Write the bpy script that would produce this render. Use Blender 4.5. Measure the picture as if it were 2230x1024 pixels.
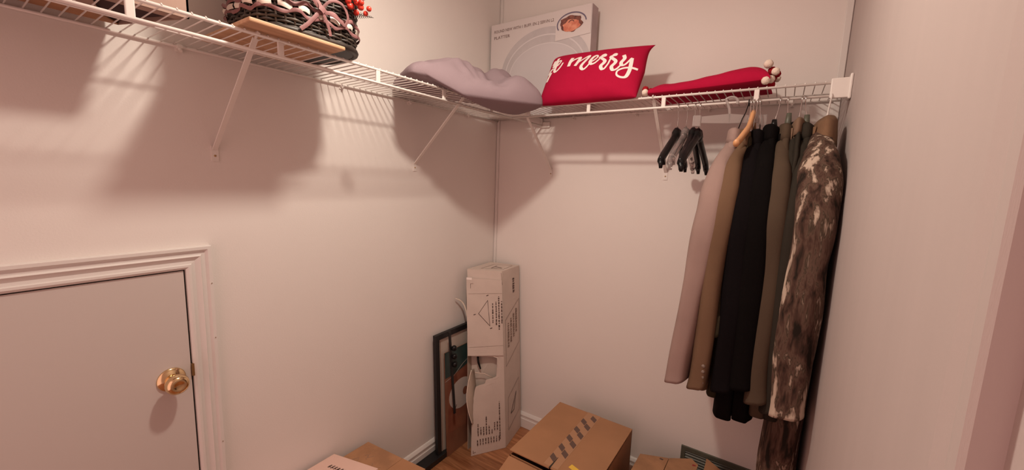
import bpy, bmesh, math, random
from mathutils import Vector, Matrix, noise
for o in list(bpy.data.objects): bpy.data.objects.remove(o)
SC = bpy.context.scene
COL = SC.collection
PI = math.pi
V = Vector

# ------------------------------------------------------------------ camera
cd = bpy.data.cameras.new('camera'); cam = bpy.data.objects.new('camera', cd); COL.objects.link(cam)
yaw, pit, rol = 0.5912, -0.1375, 0.0351
fw = V((-math.sin(yaw)*math.cos(pit), math.cos(yaw)*math.cos(pit), math.sin(pit)))
rt = V((math.cos(yaw), math.sin(yaw), 0)); up = rt.cross(fw)
r2 = math.cos(rol)*rt + math.sin(rol)*up; u2 = -math.sin(rol)*rt + math.cos(rol)*up
cam.matrix_world = Matrix(((r2.x, u2.x, -fw.x, 1.3697), (r2.y, u2.y, -fw.y, -1.8602), (r2.z, u2.z, -fw.z, 1.4284), (0, 0, 0, 1)))
cd.sensor_width = 36; cd.lens = 869.6/2230*36; cd.clip_start = 0.01
SC.camera = cam

# ------------------------------------------------------------------ light and exposure
w = bpy.data.worlds.new('world'); SC.world = w; w.use_nodes = True
w.node_tree.nodes['Background'].inputs[0].default_value = (1, .58, .51, 1)
w.node_tree.nodes['Background'].inputs[1].default_value = 0.75
ld = bpy.data.lights.new('closet_bulb', 'POINT'); ld.energy = 6; ld.color = (1, .89, .745); ld.shadow_soft_size = 0.045
lo = bpy.data.objects.new('closet_bulb', ld); COL.objects.link(lo); lo.location = (.76, -1.16, 2.26)
la = bpy.data.lights.new('closet_lamp_disk', 'AREA'); la.shape = 'DISK'; la.size = .10; la.energy = 7; la.color = (1, .89, .745)
lq = bpy.data.objects.new('closet_lamp_disk', la); COL.objects.link(lq); lq.location = (.76, -1.16, 2.265)
SC.view_settings.view_transform = 'Standard'; SC.view_settings.look = 'None'
SC.view_settings.gamma = 1; SC.view_settings.use_curve_mapping = False
SC.view_settings.exposure = 0.58

# ------------------------------------------------------------------ materials
def mat(name, col, rough=.6, metal=0, bump=0, bscale=200, var=0, vscale=6, col2=None, spec=.5, alpha=None, trans=0, stretch=(1, 1, 1), sheen=0, detail=3):
    m = bpy.data.materials.new(name); m.use_nodes = True
    nt = m.node_tree; n = nt.nodes; L = nt.links; b = n['Principled BSDF']
    b.inputs['Base Color'].default_value = (*col, 1); b.inputs['Roughness'].default_value = rough
    b.inputs['Metallic'].default_value = metal; b.inputs['Specular IOR Level'].default_value = spec
    b.inputs['Transmission Weight'].default_value = trans
    b.inputs['Sheen Weight'].default_value = sheen
    tc = n.new('ShaderNodeTexCoord'); mp = n.new('ShaderNodeMapping'); L.new(tc.outputs['Object'], mp.inputs[0])
    mp.inputs['Scale'].default_value = stretch
    if var or col2:
        t = n.new('ShaderNodeTexNoise'); t.inputs['Scale'].default_value = vscale; t.inputs['Detail'].default_value = detail
        L.new(mp.outputs[0], t.inputs['Vector'])
        r = n.new('ShaderNodeValToRGB'); r.color_ramp.elements[0].position = .35; r.color_ramp.elements[1].position = .65
        c2 = col2 or tuple(c*(1-var) for c in col)
        r.color_ramp.elements[0].color = (*c2, 1); r.color_ramp.elements[1].color = (*col, 1)
        L.new(t.outputs['Fac'], r.inputs[0]); L.new(r.outputs[0], b.inputs['Base Color'])
    if bump:
        t = n.new('ShaderNodeTexNoise'); t.inputs['Scale'].default_value = bscale; t.inputs['Detail'].default_value = 2
        L.new(mp.outputs[0], t.inputs['Vector'])
        bp = n.new('ShaderNodeBump'); bp.inputs['Strength'].default_value = bump; bp.inputs['Distance'].default_value = .002
        L.new(t.outputs['Fac'], bp.inputs['Height']); L.new(bp.outputs[0], b.inputs['Normal'])
    return m

M = dict(
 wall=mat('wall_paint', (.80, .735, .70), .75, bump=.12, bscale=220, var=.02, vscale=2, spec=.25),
 wallright_dimmed=mat('right_wall_dimmed_paint', (.525, .44, .42), .7, bump=.12, bscale=220, var=.03, vscale=2, spec=.25, stretch=(1, 9, .6)),  # same wall paint; darker, pinker lens falloff at the frame edge put into its colour
 trim=mat('trim_paint', (.74, .69, .66), .4, spec=.4, bump=.1, bscale=60),
 door=mat('door_paint', (.60, .53, .50), .5, spec=.4, bump=.05, bscale=150),
 ceil=mat('ceiling_paint', (.78, .74, .70), .8),
 wire=mat('white_vinyl_wire', (.80, .74, .70), .35),
 brass=mat('polished_brass', (.80, .60, .34), .13, metal=1, bump=.05, bscale=30),
 strike=mat('dull_brass', (.45, .30, .14), .4, metal=1),
 kraft=mat('kraft_cardboard', (.40, .195, .095), .8, bump=.15, bscale=90, var=.10, vscale=8),
 kraft2=mat('worn_kraft_cardboard', (.42, .21, .105), .8, bump=.15, bscale=90, var=.25, vscale=14),
 kraft_in=mat('kraft_inside', (.30, .16, .09), .85, var=.2),
 whitecard=mat('whitewashed_cardboard', (.63, .52, .46), .75, bump=.2, bscale=60, var=.08, vscale=9),
 duskcard=mat('dusky_cardboard', (.44, .29, .235), .75, bump=.2, bscale=60, var=.1, vscale=9),
 tan_in=mat('torn_card_inside', (.46, .36, .29), .85, bump=.3, bscale=50, var=.12),
 pinkcard=mat('pale_pink_cardboard', (.74, .50, .42), .7, var=.04),
 boxwhite=mat('printed_white_card', (.70, .63, .62), .45, var=.03, vscale=3),
 boxside=mat('printed_grey_card', (.50, .40, .41), .5, var=.2, vscale=12),
 dish1=mat('dish_print_rim', (.56, .51, .52), .45, var=.08, vscale=20),
 dish2=mat('dish_print_well', (.60, .55, .565), .45, var=.04, vscale=8),
 dish3=mat('dish_print_highlight', (.68, .63, .64), .45),
 inkgrey=mat('grey_ink', (.20, .12, .10), .6),
 ink=mat('black_ink', (.10, .055, .045), .6, var=.4, vscale=60),
 inkl=mat('faded_ink', (.28, .19, .15), .7, var=.3, vscale=60),
 food1=mat('roast_print', (.62, .17, .10), .5, col2=(.80, .34, .22), vscale=45),
 food2=mat('garnish_print', (.10, .03, .03), .5, col2=(.28, .10, .07), vscale=80),
 navy=mat('blue_rim_print', (.16, .13, .20), .5),
 red=mat('red_cotton', (.42, .006, .042), .85, bump=.25, bscale=420, var=.10, vscale=5, spec=.12),
 darkred=mat('dark_red_yarn', (.34, .012, .02), .95, bump=.8, bscale=260, spec=.1),
 cream=mat('cream_yarn', (.80, .66, .56), .95, bump=.8, bscale=260, spec=.1),
 lettering=mat('white_print', (.86, .76, .72), .8),
 lav=mat('lavender_cotton', (.275, .202, .222), .9, bump=.25, bscale=300, var=.05, vscale=6, spec=.15),
 black=mat('black_plastic', (.006, .0055, .006), .3, spec=.28),
 blackm=mat('black_matte', (.010, .009, .010), .5),
 clear=mat('clear_plastic', (.86, .78, .76), .12, trans=.9),
 frost=mat('frosted_plastic', (.84, .77, .75), .30, trans=.78),
 steel=mat('chrome_wire', (.62, .58, .56), .2, metal=1),
 hangwood=mat('hanger_wood', (.72, .36, .17), .4, var=.15, vscale=10),
 boardwood=mat('board_wood', (.62, .37, .22), .6, col2=(.50, .28, .155), vscale=9, stretch=(8, 1, 8)),
 wicker=mat('dark_wicker', (.045, .030, .024), .5, var=.5, vscale=60),
 stake=mat('brown_reed', (.085, .062, .048), .55, var=.4, vscale=50),
 mauve_reed=mat('mauve_reed', (.27, .115, .115), .6, var=.2, vscale=40),
 cream_reed=mat('cream_reed', (.80, .70, .62), .6, var=.1, vscale=40),
 berry=mat('red_berry', (.72, .05, .03), .3),
 leaf=mat('dark_twig', (.05, .03, .025), .7),
 vent=mat('grey_green_metal', (.115, .115, .085), .45, var=.2, vscale=20),
 ventdark=mat('vent_dark', (.02, .018, .015), .8),
 matboard=mat('picture_mat', (.52, .44, .38), .7),
 brownline=mat('brown_fillet', (.28, .13, .08), .6),
 teal=mat('teal_print', (.035, .065, .062), .35, var=.3, vscale=15),
 brownprint=mat('brown_print', (.20, .065, .04), .35, col2=(.30, .12, .07), vscale=9),
 woodprint=mat('warm_print', (.27, .125, .075), .3, col2=(.20, .075, .045), vscale=7, stretch=(1, 1, .5)),
 disc=mat('white_disc_print', (.55, .48, .44), .35),
 yellow=mat('yellow_sticker', (.80, .50, .06), .5),
 tape=mat('clear_tape', (.41, .215, .115), .35),
 tapeink=mat('tape_ink', (.11, .06, .045), .4),
 redlabel=mat('red_mark', (.30, .02, .02), .6),
 button=mat('dark_button', (.20, .15, .12), .25),
 glow=mat('bulb_glass', (.9, .85, .8), .3),
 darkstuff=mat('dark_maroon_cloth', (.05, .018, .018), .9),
)

def cloth(name, col, var=.1, weave=500, rough=.9, bump=.25):
    return mat(name, col, rough, bump=bump, bscale=weave, var=var, vscale=7, sheen=.0, spec=.06)
M['c_mauve'] = cloth('mauve_wool', (.33, .225, .20))
M['c_tan'] = cloth('tan_wool', (.165, .097, .060))
M['c_olive'] = cloth('dark_olive_wool', (.04, .032, .02))
M['c_black'] = cloth('black_wool', (.005, .0038, .0038))
M['c_navy'] = cloth('blue_black_wool', (.0065, .0048, .0055))
M['c_taupe'] = cloth('taupe_wool', (.085, .058, .040))
M['c_taupe2'] = cloth('light_brown_wool', (.20, .125, .085))
M['c_grey'] = cloth('grey_olive_wool', (.034, .028, .022))
M['c_cord'] = mat('brown_corduroy', (.20, .105, .055), .9, bump=.6, bscale=120, var=.15, stretch=(1, 8, 1))

def camo_mat():
    m = bpy.data.materials.new('bark_camouflage'); m.use_nodes = True
    nt = m.node_tree; n = nt.nodes; L = nt.links; b = n['Principled BSDF']; b.inputs['Roughness'].default_value = .9
    b.inputs['Specular IOR Level'].default_value = .15
    tc = n.new('ShaderNodeTexCoord')
    mp = n.new('ShaderNodeMapping'); mp.inputs['Scale'].default_value = (1, 1, .20); L.new(tc.outputs['Object'], mp.inputs[0])
    warp = n.new('ShaderNodeTexNoise'); warp.inputs['Scale'].default_value = 7; L.new(tc.outputs['Object'], warp.inputs['Vector'])
    mx = n.new('ShaderNodeVectorMath'); mx.operation = 'MULTIPLY_ADD'; mx.inputs[1].default_value = (.03, .03, .03)
    L.new(warp.outputs['Color'], mx.inputs[0]); L.new(mp.outputs[0], mx.inputs[2])
    t1 = n.new('ShaderNodeTexNoise'); t1.inputs['Scale'].default_value = 36; t1.inputs['Detail'].default_value = 4; t1.inputs['Roughness'].default_value = .6; L.new(mx.outputs[0], t1.inputs['Vector'])
    r1 = n.new('ShaderNodeValToRGB'); r1.color_ramp.interpolation = 'LINEAR'; e = r1.color_ramp.elements
    e[0].position = .36; e[0].color = (.018, .013, .010, 1); e[1].position = .62; e[1].color = (.50, .39, .31, 1)
    for p, c in ((.45, (.075, .040, .030, 1)), (.51, (.12, .072, .054, 1)), (.545, (.055, .038, .026, 1)), (.575, (.26, .18, .14, 1))):
        q = e.new(p); q.color = c
    L.new(t1.outputs['Fac'], r1.inputs[0])
    L.new(r1.outputs[0], b.inputs['Base Color'])
    t3 = n.new('ShaderNodeTexNoise'); t3.inputs['Scale'].default_value = 60; L.new(tc.outputs['Object'], t3.inputs['Vector'])
    bp = n.new('ShaderNodeBump'); bp.inputs['Strength'].default_value = .3; bp.inputs['Distance'].default_value = .003
    L.new(t3.outputs['Fac'], bp.inputs['Height']); L.new(bp.outputs[0], b.inputs['Normal'])
    return m
M['camo'] = camo_mat()

def plank_mat():
    m = bpy.data.materials.new('oak_laminate'); m.use_nodes = True
    nt = m.node_tree; n = nt.nodes; L = nt.links; b = n['Principled BSDF']; b.inputs['Roughness'].default_value = .32
    tc = n.new('ShaderNodeTexCoord'); oi = n.new('ShaderNodeObjectInfo')
    ad = n.new('ShaderNodeVectorMath'); ad.operation = 'ADD'; L.new(tc.outputs['Object'], ad.inputs[0]); L.new(oi.outputs['Location'], ad.inputs[1])
    mp = n.new('ShaderNodeMapping'); mp.inputs['Scale'].default_value = (2.2, 26, 1); L.new(ad.outputs[0], mp.inputs[0])
    t = n.new('ShaderNodeTexNoise'); t.inputs['Scale'].default_value = 2.2; t.inputs['Detail'].default_value = 6; t.inputs['Distortion'].default_value = 1.2; L.new(mp.outputs[0], t.inputs['Vector'])
    r = n.new('ShaderNodeValToRGB'); r.color_ramp.elements[0].position = .3; r.color_ramp.elements[1].position = .7
    r.color_ramp.elements[0].color = (.24, .085, .035, 1); r.color_ramp.elements[1].color = (.46, .205, .095, 1)
    L.new(t.outputs['Fac'], r.inputs[0])
    hs = n.new('ShaderNodeHueSaturation'); mr = n.new('ShaderNodeMapRange'); mr.inputs[3].default_value = .8; mr.inputs[4].default_value = 1.15
    L.new(oi.outputs['Random'], mr.inputs[0]); L.new(mr.outputs[0], hs.inputs['Value']); L.new(r.outputs[0], hs.inputs['Color'])
    L.new(hs.outputs[0], b.inputs['Base Color'])
    return m
M['plank'] = plank_mat()

# ------------------------------------------------------------------ mesh helpers
class MB:
    def __init__(s): s.bm = bmesh.new()
    def verts(s, pts): return [s.bm.verts.new(p) for p in pts]
    def box(s, a, b, mtx=None):
        x0, y0, z0 = a; x1, y1, z1 = b
        p = [V((x, y, z)) for z in (z0, z1) for y in (y0, y1) for x in (x0, x1)]
        if mtx: p = [mtx @ q for q in p]
        return s.hexa([p[0], p[1], p[3], p[2]], [p[4], p[5], p[7], p[6]])
    def hexa(s, lo, hi):            # lo, hi: 4 points counter-clockwise from above
        v = s.verts(list(lo)+list(hi))
        for f in ((3, 2, 1, 0), (4, 5, 6, 7), (0, 1, 5, 4), (1, 2, 6, 5), (2, 3, 7, 6), (3, 0, 4, 7)): s.bm.faces.new([v[i] for i in f])
        return s
    def tube(s, pts, r, n=8, cap=True, sy=1.0, ref=None, closed=False):   # r number or list; sy flattens along the binormal
        pts = [V(p) for p in pts]; N = len(pts); rings = []
        ref = V(ref) if ref else None
        prev = None
        for i, p in enumerate(pts):
            a = pts[(i-1) % N] if (closed or i > 0) else pts[i]; b = pts[(i+1) % N] if (closed or i < N-1) else pts[i]
            t = (b-a).normalized()
            if ref: x = (ref - t*ref.dot(t))
            elif prev is None: x = t.orthogonal()
            else: x = prev - t*prev.dot(t)
            if x.length < 1e-6: x = t.orthogonal()
            x.normalize(); prev = x; y = t.cross(x)
            rr = r[i] if isinstance(r, (list, tuple)) else r
            rings.append(s.verts([p + (x*math.cos(k*2*PI/n) + y*sy*math.sin(k*2*PI/n))*rr for k in range(n)]))
        for i in range(N if closed else N-1):
            A, B = rings[i], rings[(i+1) % N]
            for k in range(n): s.bm.faces.new((A[k], A[(k+1) % n], B[(k+1) % n], B[k]))
        if cap and not closed:
            s.bm.faces.new(rings[0][::-1]); s.bm.faces.new(rings[-1])
        return s
    def loft(s, rings, cap0=True, cap1=True, closed=True):
        R = [s.verts(r) for r in rings]; n = len(R[0])
        for A, B in zip(R, R[1:]):
            for k in range(n if closed else n-1): s.bm.faces.new((A[k], A[(k+1) % n], B[(k+1) % n], B[k]))
        if cap0: s.bm.faces.new(R[0][::-1])
        if cap1: s.bm.faces.new(R[-1])
        return s
    def poly(s, pts):
        s.bm.faces.new(s.verts(pts)); return s
    def lathe(s, prof, n=24, mtx=None):     # prof (r, z)
        mtx = mtx or Matrix()
        return s.loft([[mtx @ V((r*math.cos(k*2*PI/n), r*math.sin(k*2*PI/n), z)) for k in range(n)] for r, z in prof])
    def ball(s, c, r, seg=12, ring=8, jit=0):
        c = V(c)
        rs = []
        for i in range(1, ring):
            a = PI*i/ring
            row = []
            for k in range(seg):
                d = V((math.sin(a)*math.cos(2*PI*k/seg), math.sin(a)*math.sin(2*PI*k/seg), -math.cos(a)))
                row.append(c + d*r*(1+jit*noise.noise(d*3+c*50)))
            rs.append(row)
        return s.loft(rs)
    def obj(s, name, m, parent=None, smooth=False, loc=None, bevel=0, solid=0):
        bmesh.ops.recalc_face_normals(s.bm, faces=s.bm.faces)
        me = bpy.data.meshes.new(name); s.bm.to_mesh(me); s.bm.free()
        for p in me.polygons: p.use_smooth = smooth
        me.materials.append(M[m] if isinstance(m, str) else m)
        o = bpy.data.objects.new(name, me); COL.objects.link(o)
        if loc: o.location = loc
        if parent: o.parent = parent
        if solid:
            k = o.modifiers.new('s', 'SOLIDIFY'); k.thickness = solid; k.offset = 0
        if bevel:
            k = o.modifiers.new('b', 'BEVEL'); k.width = bevel; k.segments = 2; k.limit_method = 'ANGLE'
        return o

def tag(o, label, cat, group=None, kind=None):
    o['label'] = label; o['category'] = cat
    if group: o['group'] = group
    if kind: o['kind'] = kind
    return o
def thing(name, label, cat, loc=(0, 0, 0), group=None):
    o = bpy.data.objects.new(name, None); COL.objects.link(o); o.location = loc; o.empty_display_size = .05
    return tag(o, label, cat, group)
class Local:                # converts world points of a thing to its local frame (things are only translated)
    def __init__(s, o): s.o = V(o.location)
    def __call__(s, *p): return V(p if len(p) == 3 else p[0]) - s.o
def struct(o, label=None):
    o['kind'] = 'structure'
    if label: o['label'] = label
    return o
def shift(o, root):         # parent a mesh written in world coordinates under a translated thing
    for v in o.data.vertices: v.co -= root.location
    o.parent = root
    return o
def part(mb, name, m, root, **k):
    o = mb.obj(name, m, None, **k); o.parent = root
    for v in o.data.vertices: v.co -= root.location
    return o
def sub(mb, name, m, parent_part, root, **k):
    o = mb.obj(name, m, None, **k)
    for v in o.data.vertices: v.co -= root.location
    o.parent = parent_part
    return o

# ------------------------------------------------------------------ room
W = 1.503; H = 2.44; S = 1.75; D = .2915; LIP = .0383; YB = -2.75
struct(MB().box((-.1, YB, -.02), (0, .1, H)).obj('wall_left', 'wall'))
struct(MB().box((0, 0, -.02), (W, .1, H)).obj('wall_back', 'wall'))
struct(MB().box((W, YB, -.02), (W+.1, .1, H)).obj('wall_right', 'wallright_dimmed'))
struct(MB().box((-.1, YB-.1, H), (W+.1, .1, H+.05)).obj('ceiling', 'ceil'))
fl = struct(MB().box((0, YB, -.03), (W, 0, -.006)).obj('floor', 'blackm'))
random.seed(3)
row = 0; y = -.0005; pw = .083; planks = []
while y > -1.5:
    x = 0.0; ln = [.62, .38, .85, .5][row % 4]
    while x < W-.001:
        x1 = min(x+ln, W)
        key = round(x1-x, 3)
        b = MB().box((0.0006, -pw+.0006, -.006), (x1-x-.0006, 0, random.uniform(-.0006, 0)))
        o = b.obj('plank', 'plank', fl, loc=(x, y, 0)); x = x1; ln = .9
    y -= pw; row += 1
struct(MB().box((0, YB, -.006), (W, y, 0)).obj('trim_9', 'plank'))
bpy.data.objects['trim_9'].parent = fl; bpy.data.objects['trim_9'].name = 'plank_field'

def base_prof(): return [(0, 0), (.014, 0), (.014, .052), (.011, .056), (.010, .066), (.013, .070), (.013, .076), (.007, .086), (.003, .0902), (0, .0902)]
b = MB(); b.loft([[V((u, yy, z)) for u, z in base_prof()] for yy in (-.0, -1.40)]); struct(b.obj('baseboard_left', 'trim'))
b = MB(); b.loft([[V((xx, -u, z)) for u, z in base_prof()] for xx in (.0, W)]); struct(b.obj('baseboard_back', 'trim'))
b = MB(); b.loft([[V((W-u, yy, z)) for u, z in base_prof()] for yy in (0, -1.42)]); struct(b.obj('baseboard_right', 'trim'))
# corner strips
struct(MB().box((.002, -.011, .09), (.017, 0, H)).obj('trim_1', 'trim', bevel=.002))
struct(MB().box((W-.022, -.007, .09), (W-.002, 0, H)).obj('trim_2', 'trim', bevel=.002))
# access door in the left wall with moulded casing
yd, h2 = -1.4637, 1.149
door = struct(MB().box((.001, -2.25, .02), (.007, yd-.004, h2-.004)).obj('door_1', 'door', bevel=.001))
prof = [(0, 0), (0, .012), (.006, .016), (.012, .016), (.014, .011), (.022, .010), (.028, .014), (.034, .018), (.038, .013), (.046, .013), (.052, .020), (.060, .020), (.0615, .016), (.0615, 0)]
b = MB()
b.loft([[V((wd, yd+u, 0)) for u, wd in prof], [V((wd, yd+u, h2+u)) for u, wd in prof], [V((wd, -2.3, h2+u)) for u, wd in prof]])
cas = struct(b.obj('trim_3', 'trim'))
# dark reveal behind the door slab
struct(MB().box((.0002, -2.28, 0), (.0008, yd+.002, h2+.002)).obj('trim_4', 'ventdark'))
for zz in (1.10, .935, .60, .35):
    MB().lathe([(.0012, 0), (.0012, .0015)], 8, Matrix.Translation((.0205, yd+.056, zz)) @ Matrix.Rotation(PI/2, 4, 'Y')).obj('nail_hole', 'strike', cas)
# knob: rosette, neck and ball
kc = V((.007, -1.514, .842)); RX = Matrix.Translation(kc) @ Matrix.Rotation(PI/2, 4, 'Y')
knob = MB().lathe([(.008, .004), (.0105, .012), (.010, .020), (.014, .026), (.022, .031), (.0262, .038), (.0272, .046), (.0255, .055), (.020, .0605), (.0135, .0625), (.010, .0605), (.001, .0600)], 40, RX).obj('door_knob', 'brass', door, smooth=True)
MB().lathe([(.033, 0), (.033, .002), (.031, .005), (.024, .007), (.019, .011), (.012, .012), (.011, .008)], 40, RX).obj('rosette', 'brass', knob, smooth=True)
MB().box((.006, yd-.0035, .835), (.0135, yd+.005, .872)).obj('strike_plate', 'strike', cas)
# casing of the closet doorway on the right wall
pr2 = [(0, 0), (0, .010), (.006, .015), (.030, .013), (.050, .018), (.066, .019), (.070, .016), (.070, 0)]
b = MB(); b.loft([[V((W-wd, -1.422-u, z)) for u, wd in pr2] for z in (0, H)]); struct(b.obj('trim_5', 'wallright_dimmed'))

# ------------------------------------------------------------------ ceiling lamp (above the frame)
lamp = thing('ceiling_lamp', 'small white pendant lamp holder hanging from the closet ceiling', 'lamp', (.76, -1.16, H))
MB().lathe([(.001, -.03), (.05, -.03), (.055, -.012), (.055, 0), (.001, 0)], 24).obj('canopy', 'trim', lamp, smooth=True)
MB().tube([(0, 0, -.03), (0, 0, -.10)], .004).obj('stem', 'trim', lamp)
MB().lathe([(.001, -.10), (.018, -.10), (.02, -.125), (.02, -.135), (.001, -.135)], 20).obj('socket', 'trim', lamp, smooth=True)

# ------------------------------------------------------------------ wire shelves
def link_copy(o, parent, loc):
    c = o.copy(); COL.objects.link(c); c.parent = parent; c.location = loc; return c
def wire_shelf(label, along, length, origin, posts, braces, clips, start=0):
    """along: 'y' (left wall, running toward -y) or 'x' (back wall). Local frame: a = along, o = out from wall."""
    root = thing('wire_shelf', label, 'shelf', origin, 'white wire shelves')
    if along == 'y': T = lambda a, o, z: V((o, -a, z))
    else: T = lambda a, o, z: V((a, -o, z))
    s0, s1 = start, length
    def rail(o, z, r): MB().tube([T(s0, o, z), T(s1, o, z)], r, 10).obj('rail', 'wire', root, smooth=True)
    rail(D, 0, .0042); rail(D, -LIP, .0042); rail(.007, -.004, .0038); rail(.14, -.0045, .0026)
    wb = MB().tube([T(0, .004, 0), T(0, .28, .0012), T(0, D, .0058), T(0, D+.0045, .0015)], .0016, 6).obj('deck_wire', 'wire', root, smooth=True)
    n = int((s1-s0)/.0252); first = True
    for i in range(n+1):
        a = s0+.006+i*.0252
        if a > s1: break
        loc = T(a, 0, 0)
        if first: wb.location = loc; first = False
        else: link_copy(wb, root, loc)
    pb = MB().box(*[tuple(min(p, q) for p, q in zip(T(-.0075, D-.0035, -LIP), T(.0075, D+.0035, 0))), tuple(max(p, q) for p, q in zip(T(-.0075, D-.0035, -LIP), T(.0075, D+.0035, 0)))]).obj('lip_post', 'wire', root, bevel=.002)
    for i, a in enumerate(posts):
        if i == 0: pb.location = T(a, 0, 0)
        else: link_copy(pb, root, T(a, 0, 0))
    zf = -.265
    for a in braces:
        b = MB()
        p0 = T(a, .003, zf); p1 = T(a, D-.012, -.006)
        side = (T(1, 0, 0)-T(0, 0, 0)); d = (p1-p0).normalized(); nn = side.cross(d)
        hw, th = .0062, .0022
        b.hexa([p0-side*hw-nn*th, p0+side*hw-nn*th, p0+side*hw+nn*th, p0-side*hw+nn*th], [p1-side*hw-nn*th, p1+side*hw-nn*th, p1+side*hw+nn*th, p1-side*hw+nn*th])
        # hooked tip over the top rail and wall tab
        b.tube([p1, T(a, D-.004, .001), T(a, D+.002, .007), T(a, D+.007, .001)], .003, 8)
        lo_ = T(a-.009, 0, zf-.034); hi_ = T(a+.009, .0025, zf+.010)
        b.box(tuple(min(p, q) for p, q in zip(lo_, hi_)), tuple(max(p, q) for p, q in zip(lo_, hi_)))
        br = b.obj('support_brace', 'wire', root)
        MB().ball(T(a, .0025, zf-.018), .0032, 10, 6).obj('screw', 'strike', br, smooth=True)
    for a in clips:
        b = MB()
        lo_ = T(a-.008, 0, -.018); hi_ = T(a+.008, .004, .010)
        b.box(tuple(min(p, q) for p, q in zip(lo_, hi_)), tuple(max(p, q) for p, q in zip(lo_, hi_)))
        b.tube([T(a-.006, .007, -.004), T(a+.006, .007, -.004)], .0068, 10)
        b.tube([T(a, .006, -.006), T(a, .016, -.016)], .004, 8)
        b.obj('wall_clip', 'wire', root, smooth=False)
    return root, T
s1, T1 = wire_shelf('long white wire shelf fixed along the left wall, carrying the wicker basket', 'y', 2.45, (0, 0, S),
    [.010, .15, .447, .738, 1.03, 1.32, 1.60, 1.89, 2.18], [.615, 1.372, 2.14], [.27, .65, .967, 1.439, 1.8, 2.1], start=.008)
b = MB(); b.box((D-.012, -.012, -LIP-.010), (D+.045, 0, -LIP+.018)); b.obj('end_bracket', 'wire', s1, bevel=.002)
s2, T2 = wire_shelf('white wire shelf on the back wall with jackets hanging from its front rail', 'x', W-.004, (0, 0, S),
    [.384, .672, .968, 1.262], [.352, .928], [.47, .78, 1.08, 1.36], start=D+.008)
b = MB(); b.box((1.452, -D-.008, -LIP-.008), (1.5, -D+.006, .012)); b.box((1.495, -D-.012, -LIP-.012), (1.5025, -D+.03, .022))
b.obj('end_bracket', 'wire', s2, bevel=.003)

# ------------------------------------------------------------------ soft shapes
def smoothsub(o, lv=1):
    k = o.modifiers.new('sub', 'SUBSURF'); k.levels = lv; k.render_levels = lv; return o
PEX = .45
def pillow_z(u, v, T, p=2.6):
    e = max(0, 1-abs(u)**(p+1)); f = max(0, 1-abs(v)**p)
    return T*(e**PEX)*(f**PEX)
def pillow_pt(u, v, hu, hv, ear=.06):
    # u,v in [-1,1]; sides pulled in at the middle, corners out
    x = u*hu*(1-.05*(1-v*v)+ear*(v**4)*(abs(u)**6)); y = v*hv*(1-.05*(1-u*u)+ear*(u**4)*(abs(v)**6))
    return x, y
def pillow_mesh(hu, hv, T, NU=44, NV=30, fn=None, ear=.06):
    b = MB(); grid = {}
    for side in (1, -1):
        for i in range(NU+1):
            for j in range(NV+1):
                u = -1+2*i/NU; v = -1+2*j/NV
                u = math.sin(u*PI/2*.98)/math.sin(PI/2*.98); v = math.sin(v*PI/2*.98)/math.sin(PI/2*.98)
                edge = i in (0, NU) or j in (0, NV)
                if edge and side == -1: grid[(side, i, j)] = grid[(1, i, j)]; continue
                x, y = pillow_pt(u, v, hu, hv, ear); z = side*pillow_z(u, v, T)
                p = V((x, y, z))
                if fn: p = fn(u, v, side, p)
                grid[(side, i, j)] = b.bm.verts.new(p)
    for side in (1, -1):
        for i in range(NU):
            for j in range(NV):
                q = [grid[(side, i, j)], grid[(side, i+1, j)], grid[(side, i+1, j+1)], grid[(side, i, j+1)]]
                b.bm.faces.new(q if side == 1 else q[::-1])
    return b

# red lettered pillow, leaning back
Nv = V((0, -.8762, .4819)); Vv = V((0, .4819, .8762)); Uv = V((1, 0, 0))
cc = V((.645, -.245, 1.865)) + Uv*.020 - Vv*.011 + Nv*.006
HU, HV, TH = .219, .122, .048
FR = Matrix(((Uv.x, Vv.x, Nv.x, cc.x), (Uv.y, Vv.y, Nv.y, cc.y), (Uv.z, Vv.z, Nv.z, cc.z), (0, 0, 0, 1)))
def red_fn(u, v, s, p):
    wv = noise.noise(V((u*2.2, v*2, s*3)))*.007
    cr = .004*math.sin(u*17+v*6)*max(0, (-v-.35))+.006*math.exp(-((u-.35+v*.3)/.05)**2)*max(0, -v-.1)
    q = V((u*HU*(1-.025*(1-v*v)), v*HV*(1-.02*(1-u*u)), p.z))
    q.z += (wv-cr)*(1-max(abs(u), abs(v))**6)
    if u > 0 and v > 0: k = (u**9)*(v**9); q.x += .022*k; q.y += .002*k
    if u < 0 and v > 0: k = (u**8)*(v**8); q.x += .010*k; q.y -= .010*k
    if u < 0 and v < 0: k = (u**6)*(v**6); q.x += .006*k
    q.x -= .010*v*max(0, u)                      # right side leans in at the bottom
    q.y += (.010-.008*u)*max(0, v)
    q.x -= .022*max(0, -v)*max(0, u)
    return q
redp = thing('lettered_pillow', 'bright red rectangular pillow printed with white script, leaning on the white box', 'pillow', (.67, -.29, S+.006))
b = pillow_mesh(HU, HV, TH, fn=red_fn, ear=.10)
for v_ in b.bm.verts: v_.co = FR @ v_.co
cover = part(b, 'cover', 'red', redp, smooth=True)
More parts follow.
